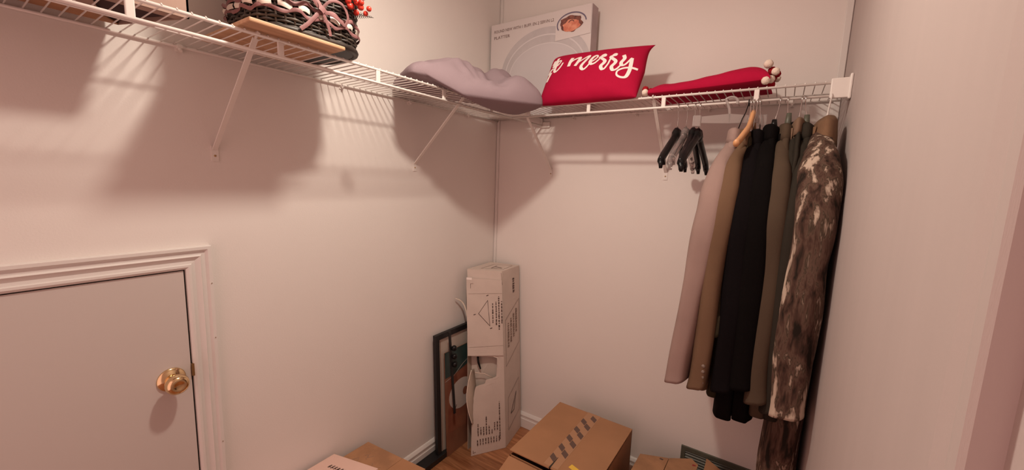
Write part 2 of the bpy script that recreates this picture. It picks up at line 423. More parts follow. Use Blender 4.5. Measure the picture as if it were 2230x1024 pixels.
# script strokes, traced on the pillow front (u, v) in metres
STROKES = [[(-0.1494, 0.0884), (-0.1522, 0.0647), (-0.1625, 0.0442), (-0.1677, 0.0394)], [(-0.1645, 0.0779), (-0.1667, 0.0634), (-0.1684, 0.0525)], [(-0.1613, 0.0403), (-0.1383, 0.0403), (-0.1269, 0.0569), (-0.1326, 0.0651), (-0.1441, 0.0597), (-0.148, 0.0345), (-0.1491, 0.0164), (-0.1382, 0.0076), (-0.1212, 0.0268), (-0.1128, 0.0472)], [(-0.1578, 0.0287), (-0.1705, 0.027), (-0.1809, 0.0064)], [(-0.1658, 0.0116), (-0.1714, -0.0132), (-0.1764, -0.0342)], [(-0.0747, 0.07), (-0.0782, 0.0489), (-0.0795, 0.0204)], [(-0.0794, 0.0311), (-0.0655, 0.054), (-0.0415, 0.0679), (-0.0429, 0.0396), (-0.0491, 0.0175)], [(-0.0485, 0.0262), (-0.0321, 0.0449), (-0.0074, 0.0656), (0.002, 0.064), (-0.0046, 0.0439), (-0.0172, 0.0178), (-0.0174, 0.0021), (-0.0056, -0.0083), (0.007, 0.0002), (0.0176, 0.0159)], [(0.0188, 0.0226), (0.0344, 0.0305), (0.044, 0.0497), (0.0359, 0.0588), (0.0236, 0.0497), (0.0173, 0.0263), (0.0262, 0.0111), (0.0416, 0.0138), (0.0546, 0.0306)], [(0.0546, 0.0306), (0.0576, 0.0474), (0.0675, 0.0595), (0.0742, 0.0497), (0.057, 0.044), (0.0793, 0.0232), (0.0799, 0.0095), (0.071, -0.0061), (0.0793, -0.0225), (0.0897, -0.019), (0.0982, 0.0032)], [(0.0982, 0.0032), (0.1022, 0.033), (0.1112, 0.0535), (0.1197, 0.0469), (0.1005, 0.0401), (0.1238, 0.0176), (0.1253, 0.0056), (0.1159, -0.0129), (0.1241, -0.03), (0.1382, -0.0262), (0.1502, -0.0082)], [(0.1523, 0.0412), (0.159, 0.0234), (0.1498, 0.005), (0.1557, -0.0091), (0.168, -0.0045), (0.1819, 0.0163), (0.1878, 0.0251)], [(0.1868, 0.0237), (0.1884, -0.0077), (0.1883, -0.0368), (0.1808, -0.0614), (0.1629, -0.0638), (0.1445, -0.0532), (0.1443, -0.0353), (0.1643, -0.0235), (0.19, -0.0209), (0.2167, -0.025)]]
def catmull(P, n=6):
    P = [V(p) for p in P]; Q = [P[0]*2-P[1]]+P+[P[-1]*2-P[-2]]; out = []
    for i in range(1, len(Q)-2):
        for k in range(n):
            t = k/n; a, b_, c, d = Q[i-1:i+3]
            out.append(.5*((2*b_)+(c-a)*t+(2*a-5*b_+4*c-d)*t*t+(3*b_-a-3*c+d)*t**3))
    return out+[P[-1]]
from mathutils.bvhtree import BVHTree
def wrap_strokes(strokes, frame, surf, width, root, name, m, parent, lift=.0012):
    """flat printed strokes laid onto a curved surface: each ribbon point is dropped on the cloth along the frame's normal"""
    vs = [v.co + root.location for v in surf.data.vertices]; ps = [tuple(p.vertices) for p in surf.data.polygons]
    tree = BVHTree.FromPolygons(vs, ps); Nn = frame.to_3x3() @ V((0, 0, 1)); b = MB()
    def drop(q):
        p = frame @ V((q[0], q[1], .2)); h = tree.ray_cast(p, -Nn)
        return h[0]+Nn*lift if h[0] is not None and h[3] < .35 else None
    for st in strokes:
        c = catmull([(x, y, 0) for x, y in st]); prev = None
        for i, p in enumerate(c):
            t = (c[min(i+1, len(c)-1)]-c[max(i-1, 0)]).normalized(); nrm = V((-t.y, t.x, 0))
            wd = width(t, i/len(c))
            cur = [drop(p+nrm*wd*k) for k in (-1, -.33, .33, 1)]
            if prev and all(cur) and all(prev):
                a = b.verts(prev); e = b.verts(cur)
                for k in range(3): b.bm.faces.new((a[k], a[k+1], e[k+1], e[k]))
            prev = cur
    bmesh.ops.remove_doubles(b.bm, verts=b.bm.verts, dist=.00002)
    return part(b, name, m, root)
FR2 = Matrix(FR); FR2.translation = V((.645, -.245, 1.865))
wrap_strokes(STROKES, FR2, cover, lambda t, s: .0034+.0036*max(0, -t.y)+.0006*abs(t.x), redp, 'script_lettering', 'lettering', cover)

# lavender pillow slumped in the corner over the left shelf rail
LA = V((.247, -.553, 0)); ax = V((.48, .877, 0)).normalized(); ay = V((-ax.y, ax.x, 0))
def lav_fn(u, v, s, p):
    d = 1-max(abs(u), abs(v))**5
    hum = .52+.10*math.exp(-((u+.05)/.3)**2)+.42/(1+math.exp(-(u-.45)/.10)) - .10*math.exp(-((u-.30)/.12)**2)
    wr = .014*noise.noise(V((u*1.6+3, v*2.1, 1)))+.008*noise.noise(V((u*4, v*3.4, 2)))
    a = math.atan2(v+1.05, (u-.02)*1.9); rr = math.hypot((u-.02)*1.9, v+1.05)
    rad = .0040*math.sin(a*11+2*noise.noise(V((u*2, v*2, 0))))*math.exp(-((rr-.62)/.35)**2)+.0045*math.sin((u*12-v*9)+2*noise.noise(V((u*3, v*3, 4))))*max(0, u+.1)*(1-v*v)+.005*noise.noise(V((u*8, v*5, 9)))
    z = p.z*hum+(wr+rad)*d if s > 0 else p.z*.26
    return V((p.x, p.y, z))
lav = thing('lavender_pillow', 'rumpled lavender grey pillow slumped in the shelf corner', 'pillow', (.26, -.5, S+.006))
lb = pillow_mesh(.292, .180, .135, NU=110, NV=70, fn=lav_fn, ear=-.10)
for v_ in lb.bm.verts:
    c = v_.co; P = LA + ax*c.x + ay*c.y; P.z = S+.040+c.z*1.08
    P.x = max(P.x, .012+.01*noise.noise(P*6)); P.y = min(P.y, -.115-.0*P.x)
    ov = max(0, P.x-.29)                       # the part beyond the front rail of the left shelf sags
    if P.y < -.315: P.z -= min(.050, ov*.75)
    v_.co = P
part(lb, 'pillowcase', 'lav', lav, smooth=True)

# red cushion lying flat with pompoms
rc = thing('pompom_cushion', 'flat red cushion with cream and red pompoms, lying above the hangers', 'cushion', (1.09, -.17, S+.006))
def rc_fn(u, v, s, p):
    t = (u+1)/2; e = max(0, 1-abs(u)**4)**.30; f = max(0, 1-abs(v)**3)**.40
    if s > 0: z = e*f*(.030+.045*t**1.3+.014*math.exp(-((u+.80)/.16)**2))+.004*noise.noise(V((u*3, v*3, 5)))*e*f
    else: z = -.008*e*f
    return V((p.x, p.y, z+.012*t))
b = pillow_mesh(.195, .125, .066, NU=60, NV=30, fn=rc_fn, ear=.03)
for v_ in b.bm.verts: v_.co = V((1.095, -.175, S+.016)) + v_.co
part(b, 'cover', 'red', rc, smooth=True)
random.seed(5)
def pompom(p, r, m): part(MB().ball(p, r, 16, 12, .12), 'pompom', m, rc, smooth=True)
for k, (dy, dz, r, m) in enumerate([(-.120, .012, .013, 'cream'), (-.095, .020, .0125, 'cream'), (-.108, .040, .012, 'cream'), (-.07, .075, .014, 'cream'), (-.055, .055, .013, 'darkred'), (-.03, .050, .013, 'darkred'), (-.02, .030, .012, 'cream'), (.01, .045, .013, 'darkred'), (.04, .05, .012, 'cream'), (.075, .04, .013, 'darkred'), (-.05, .012, .013, 'darkred')]):
    pompom((1.283+.012*(k % 3), -.175+dy, S+.012+dz), r, m)
for k, (dy, dz, m) in enumerate([(-.122, .012, 'cream'), (-.10, .028, 'darkred'), (-.05, .03, 'darkred'), (0, .03, 'cream'), (.05, .028, 'darkred')]):
    pompom((.899-.006*(k % 2), -.175+dy, S+.008+dz), .012, m)

# ------------------------------------------------------------------ white oval-dish box on the shelf
db = thing('dish_box', 'white printed dish carton standing against the back wall above the shelf corner', 'box', (.29, -.07, S+.006))
X0, X1, YF, YK, Z0, Z1 = .012, .577, -.10, -.035, S+.007, 2.222
part(MB().box((X0, YF, Z0), (X1, YK, Z1)), 'carton', 'boxwhite', db, bevel=.002)
part(MB().box((X1, YF+.001, Z0+.002), (X1+.0012, YK-.001, Z1-.002)), 'side_panel', 'boxside', db)
def ell(cx, cz, rx, rz, y, n=56, a0=0, a1=2*PI): return [V((cx+rx*math.cos(a0+(a1-a0)*k/n), y, cz+rz*math.sin(a0+(a1-a0)*k/n))) for k in range(n)]
def ring(cx, cz, rx, rz, wx, wz, y, n=56, a0=0, a1=2*PI):
    b = MB(); A = b.verts(ell(cx, cz, rx, rz, y, n, a0, a1)+([V((cx+rx*math.cos(a1), y, cz+rz*math.sin(a1)))] if a1-a0 < 6.2 else []))
    B = b.verts(ell(cx, cz, rx-wx, rz-wz, y, n, a0, a1)+([V((cx+(rx-wx)*math.cos(a1), y, cz+(rz-wz)*math.sin(a1)))] if a1-a0 < 6.2 else []))
    k = len(A)
    for i in range(k if a1-a0 > 6.2 else k-1): b.bm.faces.new((A[i], A[(i+1) % k], B[(i+1) % k], B[i]))
    return b
part(MB().poly(ell(.335, 1.955, .250, .205, YF-.0008)), 'dish_rim_print', 'dish1', db)
part(ring(.335, 1.953, .226, .175, .006, .006, YF-.0011), 'rim_line_print', 'dish3', db)
part(MB().poly(ell(.340, 1.948, .200, .136, YF-.0014)), 'dish_well_print', 'dish2', db)
part(ring(.340, 1.948, .203, .139, .004, .004, YF-.0017), 'well_line_print', 'dish3', db)
part(MB().poly([V((.397, YF-.0022, 2.085)), V((X1-.002, YF-.0022, 2.095)), V((X1-.002, YF-.0022, Z1-.002)), V((.397, YF-.0022, Z1-.002))]), 'inset_panel', 'boxwhite', db)
part(ring(.478, 2.152, .076, .049, .006, .006, YF-.003, 40, .05, PI*1.15), 'plate_rim_print', 'navy', db)
random.seed(8)
def blob(cx, cz, rx, rz, y, j, n=30, ph=0): return [V((cx+rx*(1+j*noise.noise(V((math.cos(2*PI*k/n)*2+ph, math.sin(2*PI*k/n)*2, 0))))*math.cos(2*PI*k/n), y, cz+rz*(1+j*noise.noise(V((math.cos(2*PI*k/n)*2, math.sin(2*PI*k/n)*2+ph, 3))))*math.sin(2*PI*k/n))) for k in range(n)]
part(MB().poly(blob(.476, 2.152, .056, .036, YF-.003, .35, ph=2)), 'garnish_print', 'food2', db)
part(MB().poly(blob(.478, 2.143, .041, .027, YF-.0034, .3, ph=7)), 'roast_print', 'food1', db)
part(ring(.478, 2.147, .018, .020, .004, .004, YF-.0037, 20, .6, 2.6), 'roast_shadow_print', 'food2', db)
def text_mesh(txt, size, wscale=1.0):
    c = bpy.data.curves.new('t', 'FONT'); c.body = txt; c.size = size; c.align_x = 'LEFT'; c.resolution_u = 2
    o = bpy.data.objects.new('t', c); COL.objects.link(o); bpy.context.view_layer.update()
    me = bpy.data.meshes.new_from_object(o); bpy.data.objects.remove(o)
    return me
def text_part(txt, size, fn, name, m, root, width=None):
    me = text_mesh(txt, size); xs = [v.co.x for v in me.vertices]; k = width/(max(xs)-min(xs)) if width else 1
    for v in me.vertices: v.co = fn(v.co.x*k, v.co.y) - root.location
    me.materials.append(M[m]); me.name = name
    o = bpy.data.objects.new(name, me); COL.objects.link(o); o.parent = root
    return o
text_part('ROUND NEW WITH 1 BUFF. EN 2 SERVN L2', .020, lambda x, y: V((.033+x, YF-.0012, 2.178+y)), 'heading_text', 'inkgrey', db, width=.350)
text_part('PLATTER', .021, lambda x, y: V((.033+x, YF-.0012, 2.147+y)), 'title_text', 'inkgrey', db, width=.098)

# ------------------------------------------------------------------ basket, board, upper left carton
bd = MB().box((.075, -1.415, 0), (.350, -1.178, .010)).obj('wooden_board', 'boardwood', bevel=.003); bd.location = (0, 0, S+.0075)
tag(bd, 'thin light wooden board lying on the left shelf under the basket', 'board')
bk = thing('wicker_basket', 'dark wicker basket with mauve and cream woven bands on the left shelf', 'basket', (.19, -1.265, S+.026))
BX0, BX1, BY0, BY1, BZ = .080, .322, -1.372, -1.090, S+.0192
def bperim(t, z, off=0):
    """rounded rectangle perimeter flaring with height; t in 0..1"""
    fl_ = .025*(z-BZ); x0, x1, y0, y1 = BX0-fl_-off*0, BX1+fl_, BY0-fl_, BY1+fl_
    x0 = max(x0, .012); r = .085; wx, wy = x1-x0-2*r, y1-y0-2*r
    segs = [('l', wy), ('c', r*PI/2), ('l', wx), ('c', r*PI/2), ('l', wy), ('c', r*PI/2), ('l', wx), ('c', r*PI/2)]
    tot = sum(s[1] for s in segs); d = (t % 1)*tot
    # start at (x1, y0+r) going +y
    corners = [(x1-r, y1-r, 0), (x0+r, y1-r, PI/2), (x0+r, y0+r, PI), (x1-r, y0+r, 3*PI/2)]
    starts = [((x1, y0+r), (0, 1)), ((x1-r, y1), (-1, 0)), ((x0, y1-r), (0, -1)), ((x0+r, y0), (1, 0))]
    for i, (k, ln) in enumerate(segs):
        if d <= ln or i == 7:
            if k == 'l':
                (sx, sy), (dx, dy) = starts[i//2]; n_ = (dy, -dx)
                return V((sx+dx*d+n_[0]*off, sy+dy*d+n_[1]*off, z))
            cx, cy, a0 = corners[i//2]; a = a0+d/r
            return V((cx+(r+off)*math.cos(a), cy+(r+off)*math.sin(a), z))
        d -= ln
NS = 44
part(MB().loft([[bperim(k/80, z, -.006) for k in range(80)] for z in (BZ+.002, BZ+.10, BZ+.235)], True, False), 'lining', 'blackm', bk)
rows = 25
for r_ in range(rows):
    z = BZ+.006+r_*.0088; n_ = NS*4
    pts = [bperim(k/n_, z, .0026*math.sin(k/4*PI+(r_ % 2)*PI)) for k in range(n_)]
    part(MB().tube(pts, .0037, 6, closed=True, ref=(0, 0, 1)), 'weaver_strand', 'wicker' if r_ % 3 else 'stake', bk, smooth=True)
for k in range(NS):
    part(MB().tube([bperim((k+.5)/NS, BZ+.003+j*.0533, -.0002) for j in range(5)], .0030, 6), 'stake', 'stake', bk, smooth=True)
# bottom skirt roll
part(MB().tube([bperim(k/120, BZ+.008, .001) for k in range(120)], .009, 8, closed=True), 'base_roll', 'wicker', bk, smooth=True)
def band(z, off, pat, hw, m, name, phase=0, wav=0, t0=0, t1=1, n_=220):
    b = MB(); prev = None
    for k in range(n_+1):
        t = t0+(t1-t0)*k/n_; zz = z+wav*math.sin(t*2*PI*14+phase)
        o_ = off+.003*math.sin(t*2*PI*NS/2+phase)
        cur = [bperim(t, zz-hw, o_), bperim(t, zz, o_+.0022), bperim(t, zz+hw, o_)]
        if prev and pat(t):
            a = b.verts(prev); e = b.verts(cur)
            for j in range(2): b.bm.faces.new((a[j], a[j+1], e[j+1], e[j]))
        prev = cur
    bmesh.ops.remove_doubles(b.bm, verts=b.bm.verts, dist=.00001)
    return part(b, name, m, bk, smooth=True)
band(BZ+.060, .0080, lambda t: (t*NS/2.0) % 1 < .62, .0062, 'cream_reed', 'cream_band', .4, .0030)
band(BZ+.072, .0090, lambda t: True, .0050, 'mauve_reed', 'mauve_band', 0, .0050)
band(BZ+.049, .0090, lambda t: True, .0048, 'mauve_reed', 'mauve_band', 2.2, .0050)
# ribbon loop and tails on the front
def ribbon(pts, hw=.005, name='ribbon'):
    c = catmull([V((BX1+.016+p[2], p[0], p[1])) for p in pts], 8); b = MB(); prev = None
    for i, p in enumerate(c):
        t = (c[min(i+1, len(c)-1)]-c[max(i-1, 0)]).normalized(); n_ = t.cross(V((1, 0, 0))).normalized()
        cur = [p-n_*hw, p+V((.0015, 0, 0)), p+n_*hw]
        if prev:
            a = b.verts(prev); e = b.verts(cur)
            for j in range(2): b.bm.faces.new((a[j], a[j+1], e[j+1], e[j]))
        prev = cur
    bmesh.ops.remove_doubles(b.bm, verts=b.bm.verts, dist=.00001)
    part(b, name, 'mauve_reed', bk, smooth=True)
ribbon([(-1.24, 1.842, 0), (-1.216, 1.870, .010), (-1.183, 1.872, .010), (-1.165, 1.846, .006), (-1.172, 1.822, .0)], .0036)
ribbon([(-1.24, 1.842, 0), (-1.27, 1.860, .010), (-1.295, 1.850, .010), (-1.325, 1.850, .002)], .0042)
ribbon([(-1.238, 1.842, .003), (-1.256, 1.820, .002), (-1.275, 1.797, .0), (-1.292, 1.781, -.002)], .0048)
ribbon([(-1.238, 1.842, .003), (-1.228, 1.826, .002), (-1.217, 1.803, .0), (-1.212, 1.787, -.002)], .0042)
ribbon([(-1.262, 1.875, .0), (-1.245, 1.855, .006), (-1.24, 1.842, .006), (-1.205, 1.838, .004), (-1.17, 1.825, 0)], .0044)
ribbon([(-1.244, 1.836, .010), (-1.236, 1.848, .010)], .008, 'knot')
random.seed(12)
for k in range(34):
    part(MB().ball((BX1+random.uniform(.0, .05), random.uniform(-1.175, -1.115), BZ+random.uniform(.10, .20)), random.uniform(.006, .009), 10, 7), 'berry', 'berry', bk, smooth=True)
tw = MB().tube([(.27, -1.085, 1.900), (.25, -1.05, 1.909), (.25, -1.012, 1.915)], .0009, 5)
for k in range(8):
    y_ = -1.070+k*.007; z_ = 1.902+k*.0016; h_ = .012*(1-k/10)
    tw.tube([(.252, y_-.004, z_-h_), (.254, y_, z_), (.252, y_-.004, z_+h_)], [.0005, .0022*(1-k/12), .0005], 5)
part(tw, 'twig', 'leaf', bk); tw = MB()
tw.tube([(.28, -1.37, BZ+.19), (.28, -1.40, BZ+.165), (.28, -1.405, BZ+.145)], .0012, 5)
part(tw, 'twig', 'leaf', bk)

ub = thing('open_carton', 'battered cardboard carton with gaping bottom at the far left shelf end', 'box', (.15, -1.68, S+.006))
uyb = -1.56   # rear corner of the skewed end
ux0, ux1, uy0, uy1, uz = .03, .235, -1.95, -1.487, S+.0075
t_ = .004
def usl(pts, z0, z1, name, m):
    part(MB().hexa([V((*p, z0)) for p in pts], [V((*p, z1)) for p in pts]), name, m, ub)
usl([(ux1-t_, uy0), (ux1, uy0), (ux1, uy1), (ux1-t_, uy1)], uz, uz+.22, 'front_wall', 'duskcard')
usl([(ux0, uy0), (ux0+t_, uy0), (ux0+t_, uyb), (ux0, uyb)], uz, uz+.22, 'rear_wall', 'kraft')
usl([(ux0, uyb-t_), (ux1, uy1-t_), (ux1, uy1), (ux0, uyb)], uz, uz+.22, 'end_wall', 'duskcard')
usl([(ux0, uy0), (ux1, uy0), (ux1, uy0+t_), (ux0, uy0+t_)], uz, uz+.22, 'end_wall', 'duskcard')
usl([(ux1-.05, uy0), (ux1-.002, uy0), (ux1-.002, uy1-.004), (ux1-.030, uy1-.016)], uz, uz+.003, 'bottom_flap', 'duskcard')
usl([(ux0+.004, uy0), (ux0+.075, uy0), (ux0+.06, -1.60), (ux0+.004, -1.56)], uz, uz+.003, 'bottom_flap', 'kraft2')
usl([(ux0+.07, -1.66), (ux1-.04, -1.66), (ux1-.04, -1.635), (ux0+.06, -1.60)], uz+.001, uz+.004, 'bottom_flap', 'duskcard')
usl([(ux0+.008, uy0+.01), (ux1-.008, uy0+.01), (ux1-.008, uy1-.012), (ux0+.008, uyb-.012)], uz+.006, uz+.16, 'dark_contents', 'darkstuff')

# ------------------------------------------------------------------ hangers
RZ = S-LIP; RY = -D
def hook(b, y0, x, zneck, r=.0013, tilt=0, hr=.0135):
    """wire hook over the rail at (x, RY); neck ends at zneck"""
    c = V((x, RY, RZ+.0045+r)); pts = []
    zc = RZ+.0045-hr+r*1.2
    for k in range(15):
        a = PI*1.12-k*(PI*1.22)/14
        pts.append(V((x+tilt*.1*0, RY-hr*math.cos(a), zc+hr*math.sin(a)+.0)))
    pts += [V((x+tilt*.3, RY+.004-.0, RZ-.035)), V((x+tilt*.6, RY, RZ-.055)), V((x+tilt, RY, zneck))]
    b.tube(pts, r, 8)
    return b
def plastic_hanger(label, x, m, zneck=1.632, spread=.195, drop=.125, rot=0, group=None, hookm='steel', thick=.0092, low=0):
    t = thing('coat_hanger', label, 'hanger', (x, RY, RZ), group or 'hangers on the back shelf rail')
    Rm = Matrix.Rotation(rot, 4, 'Z')
    h = hook(MB(), 0, x, zneck); part(h, 'hook', hookm, t, smooth=True)
    b = MB(); zt = zneck
    def Q(dx, dy, z): q = Rm @ V((dx, dy, 0)); return V((x+q.x, RY+q.y, z))
    b.tube([Q(0, 0, zt+.012), Q(0, 0, zt), Q(0, 0, zt-.022)], [.004, .0075, .011], 10, ref=(1, 0, 0))
    for s in (-1, 1):
        pts = [Q(0, s*.002, zt-.006), Q(0, s*.020, zt-.018), Q(0, s*.05, zt-.038), Q(0, s*.09, zt-.058), Q(0, s*.13, zt-.080), Q(0, s*.168, zt-.100), Q(0, s*spread, zt-drop)]
        b.tube(catmull(pts, 4), [thick*(1.5 if k < 5 else 1.15) for k in range(25)], 10, ref=(1, 0, 0), sy=1.5)
        b.tube([Q(0, s*.165, zt-.100), Q(.004, s*.163, zt-.130)], [thick*.8, thick*.5], 8)
        b.tube([Q(.0, s*(spread-.002), zt-drop+.004), Q(.002, s*(spread+.001), zt-drop-.022)], [thick*1.0, thick*.6], 8)
    part(b, 'shoulder_arms', m, t, smooth=True)
    return t
plastic_hanger('empty black plastic hanger alone beside the right support brace', 1.024, 'black', 1.625, drop=.12)
plastic_hanger('clear plastic hanger between the single black hanger and the black pair', 1.054, 'clear', 1.625)
plastic_hanger('left one of the two touching empty black plastic hangers', 1.080, 'black', 1.624, rot=.03)
plastic_hanger('right one of the two touching empty black plastic hangers', 1.096, 'black', 1.620, rot=-.04)
# frosted pants hanger hanging turned along the rail
t = thing('trouser_hanger', 'frosted clear trouser hanger turned flat along the rail', 'hanger', (1.19, RY, RZ))
b = MB(); zc = RZ+.002
pts = [V((1.19+.000, RY+.017*math.cos(a), zc-.008+.017*math.sin(a))) for a in [PI*1.1-k*PI*1.15/12 for k in range(13)]]
pts = [V((1.19+.020*math.cos(a), RY-.004, zc-.002+.018*math.sin(a))) for a in [-.35+k*(PI*.5+.35+.9)/14 for k in range(15)]]
pts += [V((1.187, RY-.002, RZ-.02)), V((1.189, RY, 1.665))]
part(MB().tube(catmull(pts, 2), .0042, 8), 'hook', 'frost', t, smooth=True)
b = MB(); zb_ = 1.655
def Q3(d, dz, e): return V((1.19+d*.985, RY-.004+d*.28+e, zb_+dz))
for sgn in (-1, 1):
    b.hexa([Q3(0, -.012, -.004), Q3(sgn*.095, -.010, -.003), Q3(sgn*.095, -.010, .003), Q3(0, -.012, .004)], [Q3(0, .020, -.004), Q3(sgn*.095, .011, -.003), Q3(sgn*.095, .011, .003), Q3(0, .020, .004)])
part(b, 'bar', 'frost', t, bevel=.001)
for sgn in (-1, 1):
    b = MB(); b.hexa([Q3(sgn*.085, -.022, -.010), Q3(sgn*.110, -.022, -.010), Q3(sgn*.110, -.022, .010), Q3(sgn*.085, -.022, .010)], [Q3(sgn*.085, .016, -.007), Q3(sgn*.110, .016, -.007), Q3(sgn*.110, .016, .007), Q3(sgn*.085, .016, .007)])
    part(b, 'clip', 'frost', t, bevel=.003)
# wooden hanger
t = thing('wooden_hanger', 'light wooden hanger poking out above the tan blazer', 'hanger', (1.255, RY, RZ))
part(hook(MB(), 0, 1.258, 1.67, .0016), 'hook', 'steel', t, smooth=True)
b = MB()
pts = [(1.258, RY+.01, 1.682), (1.258, RY-.008, 1.668), (1.256, RY-.035, 1.640), (1.252, RY-.070, 1.613), (1.246, RY-.110, 1.592), (1.240, RY-.15, 1.572), (1.235, RY-.18, 1.560)]
b.tube(catmull(pts, 4), [.007]*4+[.010]*8+[.0115]*13, 12, ref=(0, 0, 1), sy=.75)
pts = [(1.258, RY, 1.675), (1.262, RY+.06, 1.625), (1.266, RY+.12, 1.59), (1.270, RY+.18, 1.56)]
b.tube(catmull(pts, 4), .010, 12, ref=(0, 0, 1), sy=.75)
part(b, 'shoulder_arms', 'hangwood', t, smooth=True)

# ------------------------------------------------------------------ garments
def lerp(a, b, t): return a+(b-a)*t
def pw_(tab, t):
    for (a, va), (b_, vb) in zip(tab, tab[1:]):
        if t <= b_: return lerp(va, vb, (t-a)/(b_-a))
    return tab[-1][1]
def garment(name, label, cat, x0, xb, ztop, zhem, m, th=.026, hw=.205, seed=0, hookx=None, hookm='steel', slv=.62, slth=.034, buttons=0,
            collar_m=None, front=1, lapel_m=None, collar_h=.034, neck=None, hem_hw=None, group=None, wrinkle=.004, slw=.058, thtab=None, parts_hanger=True, shdrop=0, flare=1.0):
    root = thing(name, label, cat, (x0, RY, ztop), group or 'clothes hanging from the back shelf rail')
    L = ztop-zhem; hem_hw = hem_hw or hw*1.06
    def cx(z): t = max(0, (ztop-z)/L); return lerp(x0, xb, t**.85)
    rng = random.Random(seed); ph = rng.uniform(0, 6)
    def wr(p): return noise.noise(V((p.x*9+seed, p.y*9, p.z*3.0)))*wrinkle*1.6+noise.noise(V((p.x*20, p.y*26+seed, p.z*6)))*wrinkle*.7
    # body
    rings = []; n = 48
    hwt = [(0, .050), (.015, .058), (.035, .085), (.07, .130), (.11, .172), (.15, hw), (.30, hw), (.50, hw*.94), (L, hem_hw)]
    tht = thtab or [(0, .55), (.035, .62), (.11, .80), (.2, .95), (.45, 1.0), (L, 1.1)]
    for i in range(26):
        dz = L*(i/25)**1.35 if i else 0
        z = ztop-dz-shdrop*0; w_ = pw_(hwt, dz); t_ = th*pw_(tht, dz); c = cx(z); row = []
        for k in range(n):
            a = 2*PI*k/n; ca, sa = math.cos(a), math.sin(a)
            ep = lerp(.8, .42, min(1, dz/.5)); ex = abs(ca)**ep*(1 if ca > 0 else -1); ey = abs(sa)**ep*(1 if sa > 0 else -1)
            fold = .10*math.sin(a*5+ph)*min(1, dz/.4)
            p = V((c+ex*t_*(1+fold), RY+ey*w_, z)); p.x = min(p.x+wr(p), 1.494)
            row.append(p)
        rings.append(row)
    b = MB(); b.loft(rings, True, False); body = part(b, 'body', m, root, smooth=True, solid=.003)
    # sleeves
    for s in (-1, 1):
        pts = []; rr = []
        path = [(.030, .045, .34), (.055, .085, .58), (.09, .122, .76), (.135, .150, .90), (.20, .174, 1.0), (.29, .192, 1.05), (.40, .203, 1.0), (.52, .214, .95), (slv-.06, .226, .90), (slv, .232, .92)]
        rows = []; ns = 26
        C = catmull([(cx(ztop-dz)-.006, RY+s*(hw-.205+dy), ztop-dz) for dz, dy, r in path], 5)
        Rr = catmull([(r, 0, 0) for dz, dy, r in path], 5)
        for i, c in enumerate(C):
            row = []
            for k in range(ns):
                a = 2*PI*k/ns
                bx_ = lerp(1.0, .62, min(1, i/20)); ca_, sa_ = math.cos(a), math.sin(a)
                p = V((c.x+abs(ca_)**bx_*(1 if ca_ > 0 else -1)*slth*Rr[i].x, c.y+abs(sa_)**bx_*(1 if sa_ > 0 else -1)*slw*Rr[i].x, c.z+.012*ca_*(i/len(C))**3))
                p.x = min(p.x+wr(p*1.3)*1.2, 1.496); p.y += wr(p*1.1+V((5, 0, 0)))*1.2
                row.append(p)
            rows.append(row)
        b = MB(); b.loft(rows, True, False); sl = part(b, 'sleeve', m, root, smooth=True, solid=.003)
        if buttons and s == -1:
            for k in range(buttons):
                c = C[-1]; z_ = ztop-slv+.025+k*.018
                sub(MB().lathe([(.001, 0), (.0055, 0), (.006, .0015), (.004, .003), (.001, .003)], 12, Matrix.Translation((c.x+slth*.62, RY+s*(.232+slw*.72), z_)) @ Matrix.Rotation(PI/2, 4, 'X')), 'button', 'button', sl, root, smooth=True)
    # collar: turned-down band around the neck
    nw, nd = neck or (.066, th*.72+.006)
    cm = collar_m or m
    rows = []; n = 36
    for (rf, dz) in ((.80, -.012), (.86, .010), (.95, .016), (1.06, .010), (1.16, -collar_h*.55), (1.20, -collar_h)):
        row = []
        for k in range(n):
            a = 2*PI*k/n
            dip = .012*max(0, math.cos(a)*front)
            fl2 = 1+(flare-1)*max(0, (rf-.95)/.25); row.append(V((x0+math.cos(a)*nd*rf*(1+.25*(fl2-1)), RY+math.sin(a)*nw*rf*fl2, ztop+dz-dip-(fl2-1)*.055*abs(math.sin(a)))))
        rows.append(row)
    part(MB().loft(rows, False, False), 'collar', cm, root, smooth=True, solid=.003)
    # lapels on the front face
    for s in (-1, 1):
        b = MB(); prev = None
        for i in range(13):
            f = i/12; dz = .015+f*.36; z = ztop-dz; xx = cx(z)+front*(th*pw_(tht, dz)*1.04+.005)
            wl = .012+.030*math.sin(min(1, f*1.15)*PI*.5)*(1-f)**.6*1.6
            yi = RY+s*(.055*(1-f)+.002); yo = yi+s*wl
            cur = [V((xx+front*.002, yi, z)), V((xx+front*.005, (yi+yo)/2, z)), V((xx-front*.001, yo, z))]
            if prev:
                a = b.verts(prev); e = b.verts(cur)
                for j in range(2): b.bm.faces.new((a[j], a[j+1], e[j+1], e[j]))
            prev = cur
        bmesh.ops.remove_doubles(b.bm, verts=b.bm.verts, dist=.00001)
        part(b, 'lapel', lapel_m or m, root, smooth=True, solid=.003)
    # its hanger: hook and neck show
    hx = hookx or x0
    h = thing('coat_hanger', 'hanger holding the ' + label, 'hanger', (hx, RY, RZ), 'hangers on the back shelf rail')
    b = hook(MB(), 0, hx, ztop+.012, .0016 if hookm != 'wire' else .0024, tilt=x0-hx)
    part(b, 'hook', hookm, h, smooth=True)
    return root, h, cx

